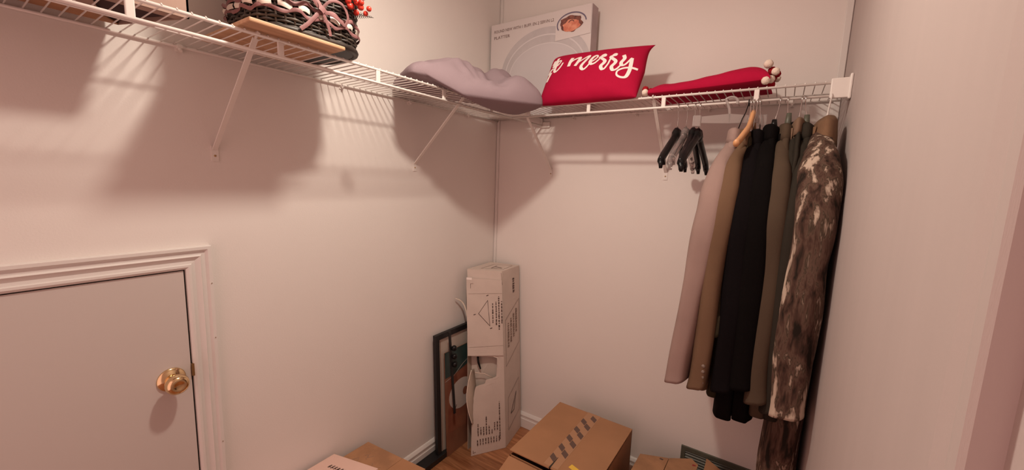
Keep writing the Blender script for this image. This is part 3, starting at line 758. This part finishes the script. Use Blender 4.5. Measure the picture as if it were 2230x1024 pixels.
G = []
def hang(hanger, label, neckm=None, x=None, z0=None, z1=None, r=.008):
    hanger['label'] = label
    if neckm: part(MB().tube([(x, RY, z1), (x, RY, (z0+z1)/2), (x, RY, z0)], [r*.75, r, r*1.25], 10, ref=(1, 0, 0)), 'neck', neckm, hanger, smooth=True)
g, h, c = garment('blazer', 'dusty mauve blazer, first garment on the left of the rail', 'jacket', 1.218, 1.150, 1.605, .80, 'c_mauve', th=.026, hw=.20, seed=1, hookx=1.243, hookm='black', slv=.80, slth=.036, front=1)
hang(h, 'black hooked hanger carrying the mauve blazer')
g, h, c = garment('blazer', 'tan brown blazer with cuff buttons between mauve and black jackets', 'jacket', 1.246, 1.208, 1.600, .775, 'c_tan', th=.022, hw=.20, seed=2, hookx=1.250, hookm='steel', slv=.795, slth=.030, buttons=4)
hang(h, 'chrome hooked hanger carrying the tan brown blazer')
g, h, c = garment('suit_jacket', 'dark olive jacket showing only its hem behind the tan blazer', 'jacket', 1.262, 1.245, 1.575, .755, 'c_olive', th=.016, hw=.185, seed=3, hookx=1.268, hookm='steel', slv=.60, slth=.018, slw=.045)
hang(h, 'chrome hooked hanger carrying the hidden dark olive jacket')
g, h, c = garment('suit_jacket', 'black suit jacket with slim collar next to the tan blazer', 'jacket', 1.283, 1.283, 1.598, .70, 'c_navy', th=.026, hw=.20, seed=4, hookx=1.275, hookm='steel', slv=.78, slth=.034)
hang(h, 'chrome hooked hanger carrying the left black jacket')
g, h, c = garment('suit_jacket', 'black suit jacket in the middle, left of the taupe jacket', 'jacket', 1.318, 1.330, 1.612, .71, 'c_black', th=.026, hw=.20, seed=5, hookx=1.330, hookm='steel', slv=.77, slth=.034)
hang(h, 'black necked hanger carrying the middle black jacket', 'black', 1.320, 1.618, 1.650, .009)
part(MB().ball((1.318, RY-.012, 1.622), .0028, 8, 6), 'rivet', 'steel', h, smooth=True)
g, h, c = garment('suit_jacket', 'taupe brown suit jacket right of the two black jackets', 'jacket', 1.357, 1.372, 1.612, .74, 'c_taupe', th=.022, hw=.20, seed=6, hookx=1.350, hookm='steel', slv=.80, slth=.030)
hang(h, 'hanger with dark flat neck carrying the taupe jacket', 'vent', 1.357, 1.612, 1.668, .009)
g, h, c = garment('suit_jacket', 'narrow light brown jacket with long pale lapel behind the taupe one', 'jacket', 1.383, 1.388, 1.628, .76, 'c_grey', th=.012, hw=.18, seed=7, hookx=1.386, hookm='steel', slv=.55, slth=.016, slw=.045, lapel_m='c_taupe2', collar_m='c_taupe2', front=-1)
hang(h, 'hanger with black round end carrying the light lapel jacket', 'black', 1.374, 1.622, 1.640, .010)
g, h, c = garment('suit_jacket', 'dark grey olive suit jacket left of the camouflage coat', 'jacket', 1.408, 1.405, 1.612, .74, 'c_grey', th=.022, hw=.195, seed=8, hookx=1.395, hookm='steel', slv=.82, slth=.026)
hang(h, 'hanger with grey flat neck carrying the grey olive jacket', 'vent', 1.404, 1.612, 1.660, .009)
g, h, c = garment('camouflage_coat', 'long bark camouflage coat with brown corduroy collar against the right wall', 'coat', 1.452, 1.440, 1.630, .36, 'camo', th=.034, hw=.205, seed=9, hookx=1.457, hookm='wire', slv=.83, slth=.050, slw=.066, collar_m='c_cord', lapel_m='c_cord', front=-1, collar_h=.062, neck=(.066, .024), hem_hw=.19, wrinkle=.007, flare=1.55,
    thtab=[(0, .5), (.035, .6), (.11, .8), (.2, .95), (.45, 1.15), (1.27, 1.35)])
hang(h, 'white hooked hanger carrying the camouflage coat', 'wire', 1.452, 1.628, 1.648, .007)

# ------------------------------------------------------------------ vent register on the back wall
v = thing('wall_register', 'dark grey green metal register low on the back wall behind the boxes', 'vent', (1.24, 0, .17))
vx0, vx1, vz0, vz1 = 1.103, 1.405, .108, .250
b = MB(); fw_ = .018
b.box((vx0, -.009, vz0), (vx1, 0, vz0+fw_)); b.box((vx0, -.009, vz1-fw_), (vx1, 0, vz1)); b.box((vx0, -.009, vz0+fw_), (vx0+fw_, 0, vz1-fw_)); b.box((vx1-fw_, -.009, vz0+fw_), (vx1, 0, vz1-fw_))
part(b, 'frame', 'vent', v)
part(MB().box((vx0+fw_, -.002, vz0+fw_), (vx1-fw_, -.0005, vz1-fw_)), 'duct_opening', 'ventdark', v)
for k in range(8):
    z = vz0+.026+k*.0130
    part(MB().hexa([V((vx0+fw_, -.008, z)), V((vx1-fw_, -.008, z)), V((vx1-fw_, -.001, z+.007)), V((vx0+fw_, -.001, z+.007))], [V((vx0+fw_, -.007, z+.0012)), V((vx1-fw_, -.007, z+.0012)), V((vx1-fw_, -.0008, z+.0082)), V((vx0+fw_, -.0008, z+.0082))]), 'slat', 'vent', v)

# ------------------------------------------------------------------ cardboard boxes on the floor
def panel_box(root, lo4, hi4, mw, t=.004, names=('side_panel',)*4):
    """four thin walls of a carton; lo4/hi4 corner points counter-clockwise"""
    cen = sum((V(p) for p in lo4), V())/4
    for i in range(4):
        a, b_, c, d = V(lo4[i]), V(lo4[(i+1) % 4]), V(hi4[(i+1) % 4]), V(hi4[i])
        n_ = (b_-a).cross(d-a).normalized()
        if n_.dot(cen-a) > 0: n_ = -n_
        part(MB().hexa([a, b_, b_-n_*t, a-n_*t], [d, c, c-n_*t, d-n_*t]), 'side_panel', mw, root)
def flat(root, pts, z, m, name, t=.004):
    lo_ = [V((p[0], p[1], (p[2] if len(p) > 2 else z))) for p in pts]; hi_ = [q+V((0, 0, t)) for q in lo_]
    b = MB(); n_ = len(pts); A = b.verts(lo_); B = b.verts(hi_)
    b.bm.faces.new(A[::-1]); b.bm.faces.new(B)
    for i in range(n_): b.bm.faces.new((A[i], A[(i+1) % n_], B[(i+1) % n_], B[i]))
    return part(b, name, m, root)
# taped brown box
HB = .33
tb = thing('taped_box', 'large brown cardboard box with striped tape along its lid', 'box', (.735, -.37, 0))
bx0, bx1, by0, by1 = .552, .917, -.602, -.158
panel_box(tb, [(bx0, by0, .001), (bx1, by0, .001), (bx1, by1, .001), (bx0, by1, .001)], [(bx0, by0, HB-.018), (bx1, by0, HB-.018), (bx1, by1, HB), (bx0, by1, HB)], 'kraft')
xm = (bx0+bx1)/2
flat(tb, [(bx0, by0-.002, HB), (xm-.002, by0+.002, HB), (xm-.0008, by1, HB), (bx0, by1, HB)], HB, 'kraft', 'top_flap')
flat(tb, [(xm+.003, by0+.004, HB), (bx1, by0-.01, HB), (bx1, by1, HB), (xm+.0008, by1, HB)], HB, 'kraft', 'top_flap')
part(MB().hexa([V((bx0, by0-.006, HB-.030)), V((bx1, by0-.006, HB-.030)), V((bx1, by0-.002, HB-.028)), V((bx0, by0-.002, HB-.028))][::1], [V((bx0, by0-.008, HB-.026)), V((bx1, by0-.008, HB-.026)), V((bx1, by0-.002, HB-.024)), V((bx0, by0-.002, HB-.024))]), 'rim', 'kraft', tb)
# open end flap folded outwards
flat(tb, [(bx0+.004, by0-.190, HB-.075), (bx1-.03, by0-.190, HB-.075), (bx1-.004, by0-.008, HB-.022), (bx0+.002, by0-.008, HB-.022)], 0, 'kraft', 'end_flap')
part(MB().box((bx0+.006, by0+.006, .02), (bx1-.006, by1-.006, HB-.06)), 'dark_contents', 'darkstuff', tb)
part(MB().box((xm+.0, by0-.001, HB-.03), (xm+.09, by0+.03, HB-.012)), 'red_print', 'redlabel', tb)
flat(tb, [(xm-.031, by0+.012), (xm+.031, by0+.012), (xm+.031, by1+.002), (xm-.031, by1+.002)], HB+.0042, 'tape', 'tape', .0004)
ty = by0+.04; k = 0
while ty < by1-.02:
    for s, dy in ((-1, .0), (1, -.030)):
        yy = ty+dy
        if yy+.052 > by1+.014 or yy < by0+.012: continue
        xa, xb_ = (xm-.030, xm-.003) if s < 0 else (xm-.001, xm+.027)
        sk = .012
        flat(tb, [(xa, yy+.020), (xb_, yy), (xb_, yy+.030), (xa, yy+.050)], HB+.0048, 'tapeink', 'tape_mark', .0003)
    ty += .074
flat(tb, [(.792, -.552), (.842, -.566), (.846, -.545), (.797, -.530)], HB+.0045, 'yellow', 'yellow_sticker', .0006)
flat(tb, [(xm-.004, by0+.002), (xm+.003, by0+.004), (xm+.001, by0+.075), (xm-.0005, by0+.075)], HB+.0053, 'ventdark', 'split_seam', .0003)

# small brown boxes at the back right
rb = thing('brown_box', 'low brown box just right of the taped box, under the jackets', 'box', (1.08, -.3, 0))
lo4 = [(.965, -.52, .001), (1.185, -.50, .001), (1.185, -.10, .001), (.970, -.19, .001)]; hz = .252
panel_box(rb, lo4, [(p[0], p[1], hz) for p in lo4], 'kraft2')
flat(rb, [(.965, -.52), (1.075, -.51), (1.078, -.145), (.968, -.192)], hz, 'kraft2', 'top_flap')
flat(rb, [(1.079, -.51), (1.188, -.50), (1.190, -.115), (1.160, -.088), (1.080, -.143)], hz, 'kraft2', 'top_flap')
flat(rb, [(1.045, -.175), (1.060, -.176), (1.061, -.168), (1.048, -.166)], hz+.0042, 'ink', 'stamp_mark', .0003)
flat(rb, [(1.170, -.135), (1.184, -.13), (1.182, -.122), (1.170, -.124)], hz+.0042, 'redlabel', 'red_mark', .0003)
rb2 = thing('brown_box', 'small reddish brown box between the low box and the hanging coat', 'box', (1.32, -.25, 0))
lo4 = [(1.215, -.42, .001), (1.385, -.45, .001), (1.40, -.17, .001), (1.213, -.035, .001)]
panel_box(rb2, lo4, [(p[0], p[1], .245) for p in lo4], 'kraft')
flat(rb2, [(p[0], p[1]) for p in lo4], .245, 'kraft', 'lid')

# worn tan box and pale box at the left wall
lb_ = thing('worn_box', 'worn tan cardboard box against the left wall under a pale carton', 'box', (.17, -1.1, 0))
hz = .300
lo4 = [(.016, -1.33, .001), (.330, -1.33, .001), (.330, -.862, .001), (.020, -.890, .001)]
panel_box(lb_, lo4, [(p[0], p[1], hz) for p in lo4], 'kraft2')
flat(lb_, [(.016, -1.33), (.222, -1.33), (.214, -.872), (.020, -.890)], hz, 'kraft2', 'top_flap')
flat(lb_, [(.224, -1.33), (.332, -1.33), (.332, -.860), (.216, -.872)], hz+.001, 'kraft', 'top_flap')
random.seed(21)
b = MB()
for k in range(7):
    x_, y_ = random.uniform(.06, .19), random.uniform(-1.02, -.92)
    b.tube([(x_+j*.006, y_+.012*math.sin(j*1.3+k), hz+.0042) for j in range(5)], .0006, 4)
part(b, 'scuff_mark', 'inkl', lb_)
pb_ = thing('pale_box', 'flat pale pink carton with black lettering lying on the worn tan box', 'box', (.1, -1.2, .306))
hp = .340
lo4 = [(.020, -1.36, .306), (.225, -1.36, .306), (.221, -.993, .306), (.018, -1.044, .306)]
part(MB().hexa([V(p) for p in lo4], [V((p[0], p[1], hp)) for p in lo4]), 'carton', 'pinkcard', pb_, bevel=.002)

# ------------------------------------------------------------------ tall torn carton leaning in the corner
tc_ = thing('torn_carton', 'tall pale torn carton standing upright in the room corner', 'box', (.2, -.18, 0))
A, B_, C_, D_ = V((.171, -.383, .001)), V((.275, -.22, .001)), V((.240, -.018, .001)), V((.105, -.09, .001))
A1, B1, C1, D1 = V((.034, -.281, .952)), V((.199, -.198, .95)), V((.183, -.012, .95)), V((.012, -.045, .95))
def FQ(s, t, off=0):
    p = A.lerp(B_, s).lerp(A1.lerp(B1, s), t); n_ = (B_-A).cross(A1-A).normalized()
    bow = -.0*math.sin(t*PI)
    return p+n_*(off+bow)
def SQ(s, t, off=0):
    p = B_.lerp(C_, s).lerp(B1.lerp(C1, s), t); n_ = (C_-B_).cross(B1-B_).normalized()
    return p+n_*off
# front panel with the torn notch, as a strip mesh: left limit s(t) on a fine grid
def left_s(t):
    tab = [(0, .0), (.10, .02), (.16, .03), (.185, .08), (.22, .07), (.30, .10), (.345, .14), (.366, .17), (.374, .30), (.378, .44), (.400, .47), (.404, .60), (.412, .74), (.418, .77), (.47, .80), (.520, .80), (.524, .72), (.528, .66), (.530, .10), (.56, .06), (.64, .05), (.70, .0), (1, 0)]
    return pw_(tab, t)
b = MB(); prev = None; N_ = 260
for i in range(N_+1):
    t = i/N_; s0 = left_s(t); s0 += .012*noise.noise(V((t*40, 0, 0))) if .18 < t < .55 else 0
    cur = b.verts([FQ(lerp(s0, 1, k/6), t, .003*noise.noise(V((k*.5, t*7, 2)))*(1-k/6)) for k in range(7)])
    if prev:
        for k in range(6): b.bm.faces.new((prev[k], prev[k+1], cur[k+1], cur[k]))
    prev = cur
part(b, 'front_panel', 'whitecard', tc_, solid=.004)
b = MB(); b.hexa([C_, D_, D_+V((.0, -.004, 0)), C_+V((0, -.004, 0))], [C1, D1, D1+V((0, -.004, 0)), C1+V((0, -.004, 0))]); part(b, 'rear_panel', 'tan_in', tc_)
b = MB(); b.hexa([D_, A+V((-.05, .03, 0)), A+V((-.046, .03, 0)), D_+V((.004, 0, 0))], [D1, A1, A1+V((.004, 0, 0)), D1+V((.004, 0, 0))]); part(b, 'side_panel', 'tan_in', tc_)
b = MB(); b.hexa([A1, B1, C1, D1], [A1+V((0, 0, .004)), B1+V((0, 0, .004)), C1+V((0, 0, .004)), D1+V((0, 0, .004))]); part(b, 'top_panel', 'whitecard', tc_)
# overlapping outer flap below the top edge
def grid_panel(Q, s0, s1, t0, t1, off, name, m, ns=6, nt=12, th=.003):
    b = MB(); prev = None
    for i in range(nt+1):
        t = lerp(t0, t1, i/nt); cur = b.verts([Q(lerp(s0, s1, k/ns), t, off(lerp(s0, s1, k/ns), t)) for k in range(ns+1)])
        if prev:
            for k in range(ns): b.bm.faces.new((prev[k], prev[k+1], cur[k+1], cur[k]))
        prev = cur
    return part(b, name, m, tc_, solid=th)
def flap_off(s, t): return .007+.006*(t-.62)/.34*(1-s)+.0015*math.sin(t*40+s*3)*(1-s)
grid_panel(FQ, -.05, .98, .535, .955, flap_off, 'outer_flap', 'whitecard', nt=30)
grid_panel(FQ, -.055, .10, .946, .958, lambda s, t: flap_off(s, t)+.0022, 'white_tape', 'lettering', 2, 2, .0006)
grid_panel(SQ, 0, 1, 0, 1, lambda s, t: 0, 'side_panel', 'whitecard')
# curled torn flap at the left edge
b = MB(); prev = None
for i in range(25):
    t = .17+i/24*.29; f = i/24; bul = math.sin(f*PI)
    cur = b.verts([FQ(.04-.16*bul+.10*f*0, t, .010+.012*bul), FQ(.06-.02*bul, t, .004), FQ(.16+.05*bul, t, -.014)])
    if prev:
        for k in range(2): b.bm.faces.new((prev[k], prev[k+1], cur[k+1], cur[k]))
    prev = cur
part(b, 'torn_flap', 'tan_in', tc_, smooth=True, solid=.002)
part(MB().tube([FQ(.04-.165*math.sin(i/24*PI), .17+i/24*.29, .011+.012*math.sin(i/24*PI)) for i in range(25)], .0022, 6), 'torn_edge', 'cream', tc_, smooth=True)
# contents seen through the tear
part(MB().hexa([FQ(.15, .33, -.05), FQ(1.0, .33, -.035), FQ(1.0, .33, -.040), FQ(.15, .33, -.056)], [FQ(.15, .60, -.05), FQ(1.0, .60, -.035), FQ(1.0, .60, -.040), FQ(.15, .60, -.056)]), 'foam_insert', 'matboard', tc_)
part(MB().tube([FQ(.28, .535, -.022), FQ(.30, .49, -.020), FQ(.36, .455, -.022)], [.0055, .0060, .004], 8), 'black_handle', 'black', tc_, smooth=True)
part(MB().tube([FQ(.18, .44, -.010), FQ(.45, .43, -.012), FQ(.70, .405, -.010)], .0035, 6, sy=.5), 'foam_edge', 'cream', tc_, smooth=True)
# torn paper strip sticking out to the left
b = MB(); st = [V((.012, -.345, .805)), V((.020, -.325, .795)), V((.030, -.305, .775)), V((.045, -.300, .745)), V((.060, -.300, .70))]
b.tube(catmull(st, 4), [.003]*4+[.0045]*4+[.006]*9, 6, sy=.25, ref=(0, 1, 0)); part(b, 'torn_strip', 'cream', tc_, smooth=True)
# printed marks
def stroke_q(Q, pts, wd, name, m, off=.0028, close=False, root=tc_):
    b = MB(); P = pts+[pts[0]] if close else pts
    for (s0, t0), (s1_, t1_) in zip(P, P[1:]):
        p, q = Q(s0, t0, off), Q(s1_, t1_, off); d = (q-p).normalized(); n_ = NRM.get(Q, V((1, 0, 0))).cross(d)*wd
        b.poly([p-n_-d*wd*.5, p+n_-d*wd*.5, q+n_+d*wd*.5, q-n_+d*wd*.5])
    return part(b, name, m, root)
OF = .0125
def FQo(s, t, off=0):       # surface of the outer flap / lower panel
    if t >= .535: return FQ(s, t, flap_off(s, t)+.0032)
    return FQ(s, t, .0065+off*0)
def SQo(s, t, off=0): return SQ(s, t, .0032)
NRM = {FQo: (B_-A).cross(A1-A).normalized(), FQ: (B_-A).cross(A1-A).normalized(), SQo: (C_-B_).cross(B1-B_).normalized()}
stroke_q(FQo, [(.28, .765), (.55, .84), (.60, .70)], .0012, 'warning_triangle', 'ink', close=True)
for q in ((.54, .865), (.63, .685), (.16, .757)): stroke_q(FQo, [(q[0]-.02, q[1]), (q[0]+.03, q[1]+.004)], .0022, 'print_dot', 'ink')
rg = random.Random(4)
def scribble(Q, s, t0, t1, wd, name, m='ink', root=tc_):
    b = MB(); t = t0
    while t < t1:
        h_ = rg.uniform(.006, .016); a0 = rg.uniform(.6, 1.)
        b.poly([Q(s-wd*a0, t), Q(s+wd*a0, t+.001), Q(s+wd*rg.uniform(.5, 1), min(t+h_, t1)), Q(s-wd*a0, min(t+h_, t1))]); t += h_+rg.uniform(.001, .006)
    part(b, name, m, root)
for s, t0, t1, w_ in ((.69, .715, .825, .020), (.79, .705, .835, .020), (.87, .68, .865, .022), (.95, .715, .84, .018)): scribble(FQo, s, t0, t1, w_, 'warning_text')
for s, t0, t1 in ((.20, .10, .165), (.28, .105, .145), (.36, .10, .148), (.44, .10, .205), (.52, .10, .15), (.60, .10, .125), (.68, .115, .16), (.76, .115, .165), (.83, .06, .275)): scribble(FQo, s, t0, t1, .017, 'small_print')
for k in range(9): scribble(FQo, .18+.078*k, .05, .082, .016, 'small_print')
stroke_q(FQo, [(.05, .028), (.05, .015), (.12, .017)], .0012, 'corner_mark', 'ink')
stroke_q(FQo, [(.06, .90), (.06, .925), (.14, .927)], .0010, 'corner_mark', 'inkl')
for t in (.87, .58): stroke_q(FQo, [(.0, t), (.45, t+.006), (.97, t+.012)], .0005, 'crease_line', 'inkl')
stroke_q(SQo, [(.12, .775-.05), (.95, .86-.05), (.95, .62-.07), (.12, .48-.02)], .0012, 'panel_frame', 'inkl', close=True)
for k in range(4): scribble(SQo, .28+.16*k, .56+.02*k, .70+.02*k, .05, 'faint_picture', 'inkl')
scribble(SQo, .62, .86, .945, .06, 'side_text')
stroke_q(SQo, [(.20, .27), (.88, .33), (.90, .13), (.18, .08)], .0012, 'symbol_frame', 'inkl', close=True)
stroke_q(SQo, [(.35, .16), (.70, .26), (.55, .165), (.35, .16)], .0022, 'arrow_symbol', 'ink')
def TQ(s, t, off=0): return A1.lerp(B1, s).lerp(D1.lerp(C1, s), t)+V((0, 0, .0052))
NRM[TQ] = V((0, 0, 1))
stroke_q(TQ, [(.30, .15), (.90, .25), (.86, .85), (.30, .75)], .0010, 'symbol_frame', 'inkl', close=True)
stroke_q(TQ, [(.48, .62), (.52, .28), (.78, .40), (.50, .50)], .0020, 'arrow_symbol', 'ink')
stroke_q(FQ, [(.97, .995), (1.0, .93)], .0012, 'crease_line', 'inkl')

# ------------------------------------------------------------------ framed picture, loose print, hook rail behind it
pf = thing('picture_frame', 'black framed picture with pale mat leaning on the left wall', 'picture', (.03, -.35, 0))
def LQ(y, h, off=0, x0_=.046, x1_=.018, H_=.66):   # leaning plane; h height along the plane
    t = h/H_; return V((lerp(x0_, x1_, t)+off, y, .001+h))
def slab(y0, y1, h0, h1, o0, o1, Q=LQ):
    return MB().hexa([Q(y0, h0, o1), Q(y1, h0, o1), Q(y1, h0, o0), Q(y0, h0, o0)], [Q(y0, h1, o1), Q(y1, h1, o1), Q(y1, h1, o0), Q(y0, h1, o0)])
fy0, fy1, fh = -.512, -.06, .655
part(slab(fy0, fy0+.026, 0, fh, 0, .018), 'frame_side', 'blackm', pf); part(slab(fy1-.026, fy1, 0, fh, 0, .018), 'frame_side', 'blackm', pf)
part(slab(fy0+.026, fy1-.026, fh-.026, fh, 0, .018), 'frame_rail', 'blackm', pf); part(slab(fy0+.026, fy1-.026, 0, .026, 0, .018), 'frame_rail', 'blackm', pf)
part(slab(fy0+.026, fy1-.026, .026, fh-.026, 0, .008), 'mat_board', 'matboard', pf)
part(slab(fy0+.040, fy0+.043, .026, fh-.040, .008, .0086), 'fillet_line', 'brownline', pf)
pp = thing('loose_print', 'unframed glossy print with teal top and white disc leaning before the picture', 'print', (.07, -.3, 0))
def PQ(y, h, off=0): return V((lerp(.078, .047, h/.62)+off, y, .001+h))
py0, py1 = -.463, -.16
part(slab(py0, py1, 0, .555, -.004, 0, PQ), 'sheet', 'woodprint', pp)
part(slab(py0, py1, .42, .555, 0, .0006, PQ), 'teal_area', 'teal', pp)
b = MB(); b.poly([PQ(py0+.012, .12, .0008), PQ(py1, .10, .0008), PQ(py1, .47, .0012), PQ(py0+.02, .41, .0012)]); part(b, 'brown_area', 'brownprint', pp)
b = MB(); b.poly([PQ(-.345+.095*math.cos(a), .300+.080*math.sin(a), .0018) for a in [2*PI*k/32 for k in range(32)]]); part(b, 'white_disc', 'disc', pp)
b = MB(); b.poly([PQ(-.315+.020*math.cos(a), .300+.022*math.sin(a), .0024) for a in [2*PI*k/20 for k in range(20)]]); part(b, 'disc_centre', 'brownprint', pp)
stroke_q(PQ, [(-.395, .235), (-.385, .250)], .002, 'disc_mark', 'ink', off=.0024, root=pp)
stroke_q(PQ, [(py0, .405), (-.40, .415), (-.33, .455), (-.29, .47)], .0015, 'pale_line', 'disc', off=.002, root=pp)
hr_ = thing('hook_rail', 'narrow black rail with three shiny round knobs standing before the print', 'rail', (.095, -.44, 0))
part(MB().hexa([V((.098, -.442, .24)), V((.104, -.442, .24)), V((.104, -.430, .24)), V((.098, -.430, .24))], [V((.062, -.452, .668)), V((.068, -.452, .668)), V((.068, -.438, .668)), V((.062, -.438, .668))]), 'bar', 'blackm', hr_)
for z in (.582, .540, .498):
    x_ = lerp(.101, .065, (z-.24)/.428)
    part(MB().ball((x_+.012, -.430, z), .0145, 14, 10), 'knob', 'black', hr_, smooth=True)
bb = MB().box((.016, -.98, .001), (.075, -.455, .030)).obj('black_bar', 'blackm', bevel=.002)
tag(bb, 'flat black bar lying on the floor along the left baseboard', 'bar')
# lettering on the pale carton
rg = random.Random(9)
for k in range(3):
    b = MB()
    for j in range(9):
        x_ = .065+j*.013; y_ = -1.085-k*.035+j*.003
        b.poly([V((x_, y_-.016, hp+.0004)), V((x_+.004+rg.random()*.004, y_-.016, hp+.0004)), V((x_+.008, y_+rg.random()*.004, hp+.0004)), V((x_+.002, y_, hp+.0004))])
        b.poly([V((x_, y_-.010, hp+.0005)), V((x_+.010, y_-.012, hp+.0005)), V((x_+.010, y_-.008, hp+.0005)), V((x_, y_-.007, hp+.0005))])
    part(b, 'black_lettering', 'ink', pb_)
